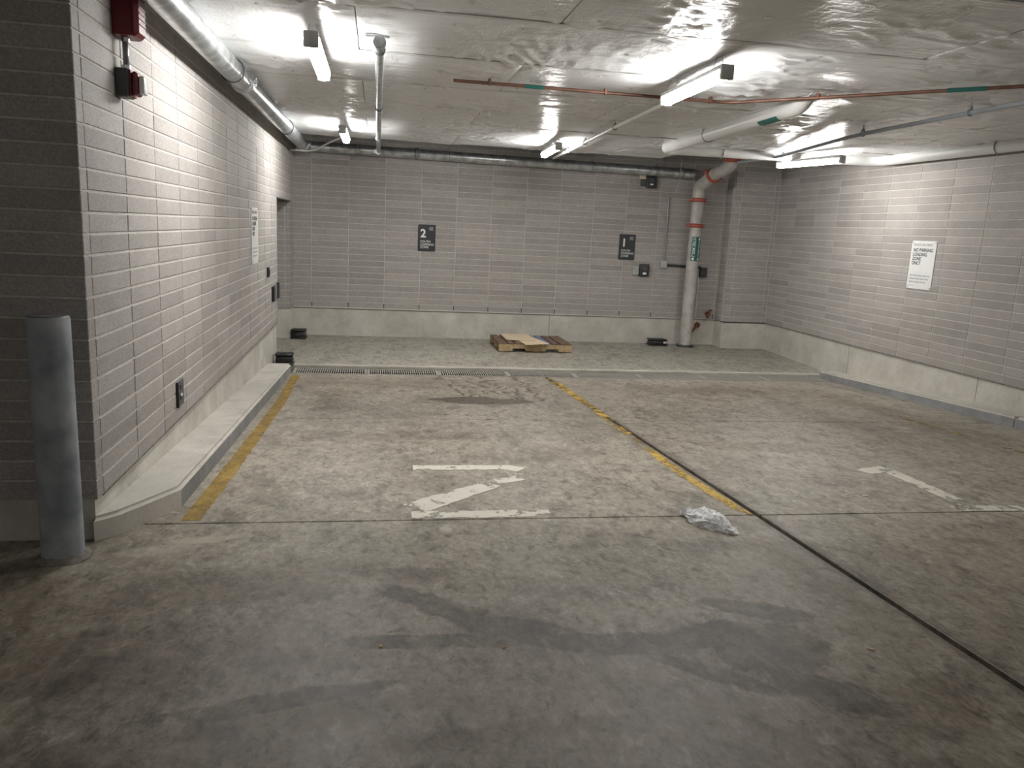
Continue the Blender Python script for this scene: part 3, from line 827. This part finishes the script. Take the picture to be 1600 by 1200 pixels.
# copper line
cp = pipe('copper_pipe', [(.60, 6.81, 2.628), (3.02, 6.80, 2.628), (4.62, 5.15, 2.628), (5.9, 3.8, 2.628)], .014, 'copper', 'thin copper line crossing the ceiling and turning towards the right', bend=.08, seg=12)
for p_, d_, l_ in (((1.28, 6.807, 2.628), (1, 0, 0), .16), ((4.30, 5.48, 2.628), (1, -1.03, 0), .26)):
    sleeve(cp, cp, p_, d_, .0165, l_, -3.1, 3.1, n=14)
for p_ in ((.9, 6.809, 2.628), (1.9, 6.805, 2.628), (2.85, 6.80, 2.628), (3.55, 6.255, 2.628)):
    bm = bmesh.new(); box(bm, p_[0]-.01, p_[0]+.01, p_[1]-.022, p_[1]+.022, p_[2]-.017, 2.664, .003)
    local(cp, obj('pipe_clip', bm, 'copper', cp))
# blue grey conduit towards the right
cr = pipe('electrical_conduit', [(4.84, 3.5, 2.585), (4.85, 5.55, 2.585), (4.90, 7.8, 2.585), (5.33, 10.28, 2.585), (5.40, 11.6, 2.62)], .021, 'conduit', 'blue grey conduit slanting across the ceiling on the right side', bend=.6, seg=12)
for p_ in ((4.89, 7.65, 2.585), (5.31, 10.05, 2.585), (4.85, 6.1, 2.585)): strap_hanger(cr, p_, .021, 2.68, mat='conduit')
cm = pipe('electrical_conduit', [(2.44, 6.45, 2.585), (2.50, 8.2, 2.585), (2.72, 12.5, 2.585)], .020, 'conduit_pale', 'straight pale conduit running from the largest tube light to the back', bend=.5, seg=12)
for p_ in ((2.52, 8.55, 2.585), (2.60, 10.1, 2.585), (2.66, 11.3, 2.585)): strap_hanger(cm, p_, .020, 2.68, mat='galv_dark', rod=.003)
cl = pipe('electrical_conduit', [(-1.36, 13.05, 2.50), (-1.30, 12.75, 2.475), (-.98, 12.75, 2.475), (-.72, 12.45, 2.60), (-.42, 11.35, 2.60)], .014, 'conduit_pale', 'bent pale conduit in the upper left corner reaching to the small light', bend=.12, seg=10)

# ------------------------------------------------------------------ bollard
bo = empty('steel_bollard', (-1.455, 3.80, fz(0, 3.80))); tag(bo, 'weathered blue grey steel bollard at the wall corner', 'bollard')
zt = .957-fz(0, 3.8)
bm = bmesh.new(); tube(bm, [(0, 0, -.05), (0, 0, .3), (0, 0, .7), (0, 0, zt-.012), (0, 0, zt)], [.092, .0915, .090, .089, .085], 40)
obj('post', bm, 'bollard', bo, 40)
bm = bmesh.new(); tube(bm, [(0, 0, zt-.001), (0, 0, zt+.004)], [.083, .078], 40); obj('cap', bm, 'dark_box', bo, 30)
bm = bmesh.new()
pr = []
for k in range(28):
    a = 2*math.pi*k/28; q = .118+.02*noise.noise(Vector((math.cos(a)*2, math.sin(a)*2, 1)))
    pr.append((bm.verts.new((.09*math.cos(a), .09*math.sin(a), .035+.012*noise.noise(Vector((math.cos(a)*3, math.sin(a)*3, 4))))), bm.verts.new((q*math.cos(a), q*math.sin(a), .006))))
for k in range(28):
    a, b_ = pr[k], pr[(k+1) % 28]; bm.faces.new((a[1], b_[1], b_[0], a[0]))
obj('grout_collar', bm, 'mortar_grout', bo, 60)

# ------------------------------------------------------------------ fire alarm devices on the left wall
ah = empty('fire_alarm_horn', matrix=wall_frame((XL, 4.66, 2.335), *LEFT)); tag(ah, 'red fire alarm horn box high on the left wall', 'fire alarm')
bm = bx(-.05, .11, 0, .26, 0, .098, .003); obj('back_box', bm, 'alarm_red', ah, 35)
bm = bmesh.new()
prof = [(0, .0), (.045, .012), (.045, .25), (0, .26)]
box(bm, -.049, .109, .001, .259, .080, .128, .020, seg=1); ob = obj('cover', bm, 'alarm_red', ah, 30)
for k in range(7):
    z_ = .06+k*.028
    obj('louver', bx(-.025, .085, z_, z_+.006, .124, .134, .002), 'box_grey', ob)
ac = tag(obj('conduit_nipple', bmesh.new(), 'galv_dark'), 'short dark steel conduit between the red horn and the grey strobe box', 'conduit')
bm = bmesh.new(); tube(bm, [(XL+.045, 4.675, 2.175), (XL+.045, 4.675, 2.335)], .0155, 14); bm.to_mesh(ac.data); bm.free()
for f in ac.data.polygons: f.use_smooth = True
for z_ in (2.185, 2.322):
    bm = bmesh.new(); tube(bm, [(XL+.045, 4.675, z_-.01), (XL+.045, 4.675, z_+.010)], .023, 6); obj('locknut', bm, 'galv', ac)
sb = empty('fire_alarm_strobe', matrix=wall_frame((XL, 4.675, 2.03), *LEFT)); tag(sb, 'grey boxed fire alarm strobe with red plate and white lens below the horn', 'fire alarm')
obj('back_box', bx(-.055, .065, 0, .145, 0, .066, .006), 'dark_box', sb, 35)
pl_ = obj('red_plate', bx(-.048, .06, .004, .140, .066, .076, .003), 'alarm_red', sb)
bm = bmesh.new(); box(bm, -.044, .056, .012, .132, .076, .108, .010); hd = obj('sounder_body', bm, 'alarm_red', sb, 30)
obj('strobe_lens', bx(-.03, .045, .02, .115, .108, .140, .012, seg=2), 'lens', sb, 40)
t_ = text('FIRE', .030, 'ink', hd, (0, 0, 0), .02)
mm = Matrix.Identity(4)
for i, (xa, ya, za) in enumerate(((0, 0, -1), (0, 1, 0), (1, 0, 0))): pass
t_.matrix_basis = Matrix.Translation((-.0446, .028, .086)) @ Matrix(((0, 0, -1, 0), (1, 0, 0, 0), (0, -1, 0, 0), (0, 0, 0, 1)))

# ------------------------------------------------------------------ signs
def rrect(w_, h_, r, t, z0=0):
    bm = bmesh.new(); lo, hi = [], []
    for cx, cy, a0 in ((w_/2-r, h_/2-r, 0), (-w_/2+r, h_/2-r, 90), (-w_/2+r, -h_/2+r, 180), (w_/2-r, -h_/2+r, 270)):
        for k in range(5):
            a = math.radians(a0+k*22.5); p_ = (cx+r*math.cos(a), cy+r*math.sin(a))
            lo.append(bm.verts.new((*p_, z0))); hi.append(bm.verts.new((*p_, z0+t)))
    bm.faces.new(lo[::-1]); bm.faces.new(hi); n = len(lo)
    for i in range(n): bm.faces.new((lo[i], lo[(i+1) % n], hi[(i+1) % n], hi[i]))
    return bm
def bay_sign(x, z, num, label):
    s = empty('bay_sign', matrix=wall_frame((x, YB, z), *BACK)); tag(s, label, 'sign')
    obj('panel', rrect(.297, .447, .014, .006, .0022), 'sign_dark', s)
    text(num, .19, 'white', s, (-.108, .012, .0085), .028, name='number')
    for i, t in enumerate(('SOUTH', 'LOADING', 'ZONE')):
        text(t, .053, 'white', s, (-.108, -.078-i*.048, .0085), .006, name='lettering')
    # small arrow-and-square emblem in the top corner
    bm = bmesh.new()
    for (a, b_, c_, d_) in ((.045, .105, .180, .186), (.045, .105, .126, .132), (.045, .051, .132, .180), (.099, .105, .132, .180), (.060, .066, .138, .174), (.072, .078, .138, .174), (.084, .090, .138, .174), (.060, .090, .153, .159)):
        box(bm, a, b_, c_, d_, .0082, .0092)
    v = [bm.verts.new(q) for q in ((.024, .156, .0092), (.040, .147, .0092), (.040, .165, .0092))]; bm.faces.new(v)
    obj('emblem', bm, 'ink_pale', s)
bay_sign(.828, 1.238, '2', 'charcoal loading zone sign with a white number 2, left one on the back wall')
bay_sign(4.388, 1.243, '1', 'charcoal loading zone sign with a white number 1 left of the drain riser')
def parking_sign(fr_, label, wd=.475, ht=.622):
    s = empty('parking_sign', matrix=fr_); tag(s, label, 'sign')
    obj('panel', rrect(wd, ht, .025, .005, .0022), 'sign_white', s)
    e = .0075; L0 = -wd/2+.045
    text('PRIVATE PROPERTY', .047, 'ink_grey', s, (-wd/2+.035, ht/2-.068, e), .006, sx=.92)
    for i, t in enumerate(('NO PARKING', 'LOADING', 'ZONE', 'ONLY')):
        text(t, .062, 'ink', s, (L0, ht/2-.140-i*.056, e), .022, sx=1.0)
    rr = random.Random(5)
    for i, tot in enumerate((.375, .36, .36)):            # small print too fine to read: rows of word-length dashes
        bm = bmesh.new(); x = L0-.004
        while x < L0+tot-.03:
            wl_ = rr.uniform(.03, .085); box(bm, x, min(x+wl_, L0+tot), -.148-i*.042, -.128-i*.042, e-.0004, e+.0004); x += wl_+.012
        obj('small_print', bm, 'ink_pale', s)
    bm = bmesh.new(); box(bm, L0-.01, L0+.10, -.272, -.264, e-.0004, e+.0004); obj('small_print', bm, 'ink_pale', s)
    for sx, sy in ((-1, 1), (1, 1), (-1, -1), (1, -1)):
        bm = bmesh.new(); tube(bm, [(sx*(wd/2-.022), sy*(ht/2-.022), .006), (sx*(wd/2-.022), sy*(ht/2-.022), .012)], [.009, .006], 10); obj('screw', bm, 'galv_dark', s)
parking_sign(wall_frame((XR, 9.273, 1.252), *RIGHT), 'white no parking loading zone sign on the right wall')
parking_sign(wall_frame((XL, 9.345, 1.235), *LEFT), 'white no parking loading zone sign on the left wall')

# ------------------------------------------------------------------ devices on the walls
def dev_root(name, p, fr_, label, cat): 
    s = empty(name, matrix=wall_frame(p, *fr_)); tag(s, label, cat); return s
s = dev_root('wall_sensor', (4.675, YB, .845), BACK, 'dark sensor with white tag and grey junction box under the number 1 sign', 'sensor')
obj('junction_box', bx(-.16, -.045, -.085, .065, 0, .05, .006), 'box_grey', s, 35)
d = obj('sensor_body', bx(-.035, .145, -.105, .115, 0, .07, .02, seg=3), 'device', s, 40)
obj('lens', bx(.01, .10, .0, .06, .07, .078, .003), 'dark_box', d); obj('tag', bx(.022, .088, -.07, -.035, .0705, .074), 'white', d)
s = dev_root('wall_sensor', (4.675, YB, 2.40), BACK, 'dark sensor with cream cover plate high up near the back wall pipe', 'sensor')
obj('cover_plate', bx(-.16, -.045, .03, .145, 0, .05, .006), 'box_cream', s, 35)
obj('junction_box', bx(-.13, -.03, -.09, .03, 0, .04, .006), 'dark_box', s, 35)
d = obj('sensor_body', bx(-.03, .15, -.12, .09, 0, .07, .02, seg=3), 'device', s, 40)
obj('lens', bx(.02, .10, -.01, .05, .07, .078, .003), 'dark_box', d); obj('tag', bx(.03, .085, -.065, -.04, .0705, .074), 'white', d)
s = dev_root('outlet_conduit', (5.09, YB, .97), BACK, 'grey wall conduit dropping to a small box and a dark run behind the riser', 'conduit')
bm = bmesh.new(); tube(bm, [(0, .06, .025), (0, 1.18, .025)], .013, 12); obj('drop', bm, 'galv_dark', s, 40)
obj('junction_box', bx(-.06, .06, -.065, .065, 0, .055, .008), 'box_grey', s, 35)
bm = bmesh.new(); tube(bm, [(.05, -.01, .03), (.72, -.03, .03)], .021, 12); obj('cross_run', bm, 'black_iron', s, 40)
obj('outlet_box', bx(.70, .83, -.20, -.03, 0, .075, .008), 'device', s, 35)
bm = bmesh.new(); tube(bm, [(.695, -.20, .02), (.70, -.93, .02)], .010, 10); obj('lower_drop', bm, 'conduit_pale', s, 40)
hr = tag(obj('ceiling_drop_cord', tb([(5.02, 12.95, 2.98), (5.02, 12.95, 2.42), (4.97, 12.95, 2.26), (4.96, 12.95, 2.22)], .007, 8), 'galv', None, 40), 'thin steel rod hanging from the ceiling left of the riser elbow', 'rod')

s = dev_root('wall_outlet', (XL, 5.74, .19), LEFT, 'dark outlet plate low on the left wall above the curb', 'outlet')
pl_ = obj('cover_plate', bx(-.085, .085, -.092, .092, 0, .012, .004), 'dark_box', s)
for yy in (-.045, .03): 
    rc = obj('receptacle', bx(-.028, .028, yy, yy+.035, .012, .017, .003), 'device', pl_)
obj('screw', bx(-.006, .006, .073, .084, .012, .016), 'galv', pl_); obj('sticker', bx(-.015, .022, -.022, -.004, .012, .0175), 'white', pl_)
obj('side_lip', bx(-.097, -.086, -.09, .09, 0, .02, .002), 'plastic', s)
s = dev_root('switch_plate', (XL, 10.37, .765), LEFT, 'small dark switch plate below the left wall sign', 'switch')
obj('plate', bx(-.055, .055, -.062, .062, 0, .028, .006), 'device', s, 35); obj('rocker', bx(-.02, .02, -.035, .035, .028, .035, .003), 'plastic', s)
s = dev_root('card_reader', (XL, 11.06, .45), LEFT, 'grey and black door entry reader at the door recess edge', 'card reader')
obj('reader_body', bx(-.30, -.18, -.10, .10, 0, .035, .008), 'plastic', s, 35)
obj('keypad', bx(-.10, .10, -.09, .11, 0, .022, .006), 'galv_dark', s, 35); obj('end_plate', bx(.19, .33, -.10, .12, 0, .035, .006), 'device', s, 35)

# ------------------------------------------------------------------ bait stations
def station(x, y, z, yaw, label, sticker=False, sx=1, sy=1):
    s = empty('bait_station', (x, y, z)); s.rotation_euler = (0, 0, yaw); tag(s, label, 'bait station', 'black bait stations on the apron')
    bm = bmesh.new(); box(bm, -.128*sx, .128*sx, -.10*sy, .10*sy, 0, .022, .008); obj('base_tray', bm, 'plastic', s, 40)
    bm = bmesh.new(); box(bm, -.118*sx, .118*sx, -.09*sy, .09*sy, .022, .085, .012, seg=2)
    for v in bm.verts:
        k = 1-.08*(v.co.z-.022)/.06; v.co.x *= k; v.co.y *= k
    bd = obj('body', bm, 'plastic', s, 40)
    bm = bmesh.new(); box(bm, -.122*sx, .122*sx, -.094*sy, .094*sy, .087, .118, .018, seg=3); obj('lid', bm, 'plastic', s, 40)
    obj('entry_hole', bx(-.03, .03, -.0935*sy, -.085*sy, .028, .07, .004), 'black_iron', bd)
    if sticker: obj('sticker', bx(.062*sx, .10*sx, -.0935*sy, -.0885*sy, .045, .075), 'white', bd)
station(-1.24, 11.02, az(0, 11.02), 0, 'black bait station at the end of the left curb')
station(-1.255, 13.22, az(0, 13.22), -.05, 'black bait station in the far left corner under the block wall')
station(5.03, 13.42, az(0, 13.42), .05, 'black bait station with white sticker beside the riser foot', True, 1.35, 1.0)
for o in list(bpy.data.objects):
    if o.name.startswith('bait_station'): o.scale = (1, 1.12, 1.0 if o.location.x > 0 else 1.32)

# ------------------------------------------------------------------ pallet and cardboard
pa = empty('wooden_pallet', (2.56, 12.80, az(0, 12.8))); pa.rotation_euler = (math.atan(.0208), 0, .035); pa.scale = (1, 1, 1.28); tag(pa, 'wooden pallet lying on the apron by the back wall', 'pallet')
for yy in (-.41, 0, .41):
    bm = bmesh.new()
    # notched stringer: side outline extruded
    out = [(-.61, .012), (-.40, .012), (-.38, .045), (-.18, .045), (-.16, .012), (.16, .012), (.18, .045), (.38, .045), (.40, .012), (.61, .012), (.61, .098), (-.61, .098)]
    A = [bm.verts.new((x, yy-.019, z)) for x, z in out]; B = [bm.verts.new((x, yy+.019, z)) for x, z in out]
    bm.faces.new(A); bm.faces.new(B[::-1])
    for i in range(len(out)): bm.faces.new((A[i], B[i], B[(i+1) % len(out)], A[(i+1) % len(out)]))
    obj('stringer', bm, 'wood', pa)
bxs = [(-.61, -.49, 'wood_dark'), (-.455, -.36, 'wood_dark'), (-.33, -.20, 'wood_dark'), (-.16, -.05, 'wood_dark'), (0, .10, 'wood_dark'), (.15, .245, 'wood_blue'), (.28, .38, 'wood_dark'), (.42, .60, 'wood_dark')]
for a, b_, mk_ in bxs:
    o = obj('deck_board', bx(a, b_, -.43, .43, .098, .114, .002), mk_, pa)
    if mk_ == 'wood_blue': o['label'] = 'blue painted deck board'
for a, b_ in ((-.61, -.52), (-.06, .06), (.52, .61)): obj('bottom_board', bx(a, b_, -.43, .43, 0, .012), 'wood_dark', pa)
def sheet(name, poly, zf, label, yaw=0):
    """corrugated sheet: outline, real thickness, gentle bend"""
    bm = bmesh.new(); nx, ny = 14, 10; (a, b_, c_, d_) = [Vector((*q, 0)) for q in poly]; G = []
    for lay in (0, .006):
        g = []
        for j in range(ny+1):
            row = []
            for i in range(nx+1):
                s_, t = i/nx, j/ny
                p_ = (a*(1-s_)+b_*s_)*(1-t)+(d_*(1-s_)+c_*s_)*t
                row.append(bm.verts.new((p_.x, p_.y, zf(p_.x, p_.y)+lay)))
            g.append(row)
        G.append(g)
    for j in range(ny):
        for i in range(nx):
            bm.faces.new((G[1][j][i], G[1][j][i+1], G[1][j+1][i+1], G[1][j+1][i])); bm.faces.new((G[0][j][i], G[0][j+1][i], G[0][j+1][i+1], G[0][j][i+1]))
    rim = [(0, i) for i in range(nx)]+[(j, nx) for j in range(ny)]+[(ny, i) for i in range(nx, 0, -1)]+[(j, 0) for j in range(ny, 0, -1)]
    for (j0, i0), (j1, i1) in zip(rim, rim[1:]+rim[:1]): bm.faces.new((G[0][j0][i0], G[0][j1][i1], G[1][j1][i1], G[1][j0][i0]))
    o = obj(name, bm, 'cardboard', None, 40); o.location = (2.56, 12.80, az(0, 12.8)); o.rotation_euler = pa.rotation_euler; o.scale = pa.scale
    return tag(o, label, 'cardboard')
sheet('cardboard_sheet', [(-.20, -.56), (.20, -.52), (.08, .15), (-.27, .1)], lambda x, y: .116-max(0, -.43-y)*.02+.004*math.sin(x*9), 'lower cardboard sheet overhanging the front of the pallet')
sheet('cardboard_sheet', [(-.45, -.20), (.04, -.25), (.04, .40), (-.44, .42)], lambda x, y: .1245+.012*max(0, y)+.003*math.sin(x*7), 'upper cardboard sheet lying across the pallet')

# ------------------------------------------------------------------ litter
bm = bmesh.new(); bmesh.ops.create_icosphere(bm, subdivisions=4, radius=1)
for v in bm.verts:
    p_ = v.co.copy(); t = p_.x
    q = p_*1.6+Vector((3, 1, 7))
    fold = abs(noise.noise(q*1.7))*1.0+abs(noise.noise(q*3.6))*.6+abs(noise.noise(q*7.5))*.3
    prof = 1.0 if abs(t) < .35 else max(.28, 1-1.25*(abs(t)-.35)) + (.35 if t > .78 else (.45 if t < -.8 else 0))
    k = 1.25-.75*fold
    v.co = Vector((t*.215*(1+.12*noise.noise(q*2)), p_.y*.092*prof*k, max(0, p_.z+.25)*.062*prof*k+.004*max(0, noise.noise(q*4))))
ob = obj('plastic_bag', bm, 'bag', None, 12); ob.location = (1.965, 4.13, fz(0, 4.13)+.001); ob.rotation_euler = (0, math.atan(-.0) , math.radians(-66))
tag(ob, 'crumpled clear plastic bag on the floor beside the lengthwise joint', 'plastic bag')
def flake(name, p, s, yaw, mat, label, cat):
    bm = bmesh.new(); n = 8; c0 = bm.verts.new((0, 0, s*.18)); rg = []
    for k in range(n):
        a = 2*math.pi*k/n; rg.append(bm.verts.new((s*math.cos(a)*(1+.2*math.sin(3*a)), s*.45*math.sin(a), .002+s*.12*(1 if k % 2 else .2))))
    for k in range(n): bm.faces.new((c0, rg[k], rg[(k+1) % n]))
    ex = bmesh.ops.extrude_face_region(bm, geom=bm.faces[:])
    for v in ex['geom']:
        if isinstance(v, bmesh.types.BMVert): v.co.z -= .0015
    o = obj(name, bm, mat); o.location = (p[0], p[1], fz(*p)+.001); o.rotation_euler = (-S, 0, yaw); tag(o, label, cat)
flake('dry_leaf', (.036, 2.772), .014, 1.9, 'leaf', 'tiny tan leaf on the dark floor at lower left of centre', 'leaf')
flake('dry_leaf', (1.968, 2.569), .017, -.5, 'leaf', 'tiny pale leaf on the stained floor at lower right', 'leaf')
flake('dry_leaf', (.505, 2.719), .010, .2, 'leaf', 'tiny leaf scrap on the damp track at bottom centre', 'leaf')
flake('paper_scrap', (3.362, 4.673), .022, .1, 'paper', 'white paper scrap on the floor left of the number 1', 'litter')
flake('paper_scrap', (1.593, 6.213), .020, .6, 'paper', 'white paper scrap on the floor left of the middle yellow line', 'litter')
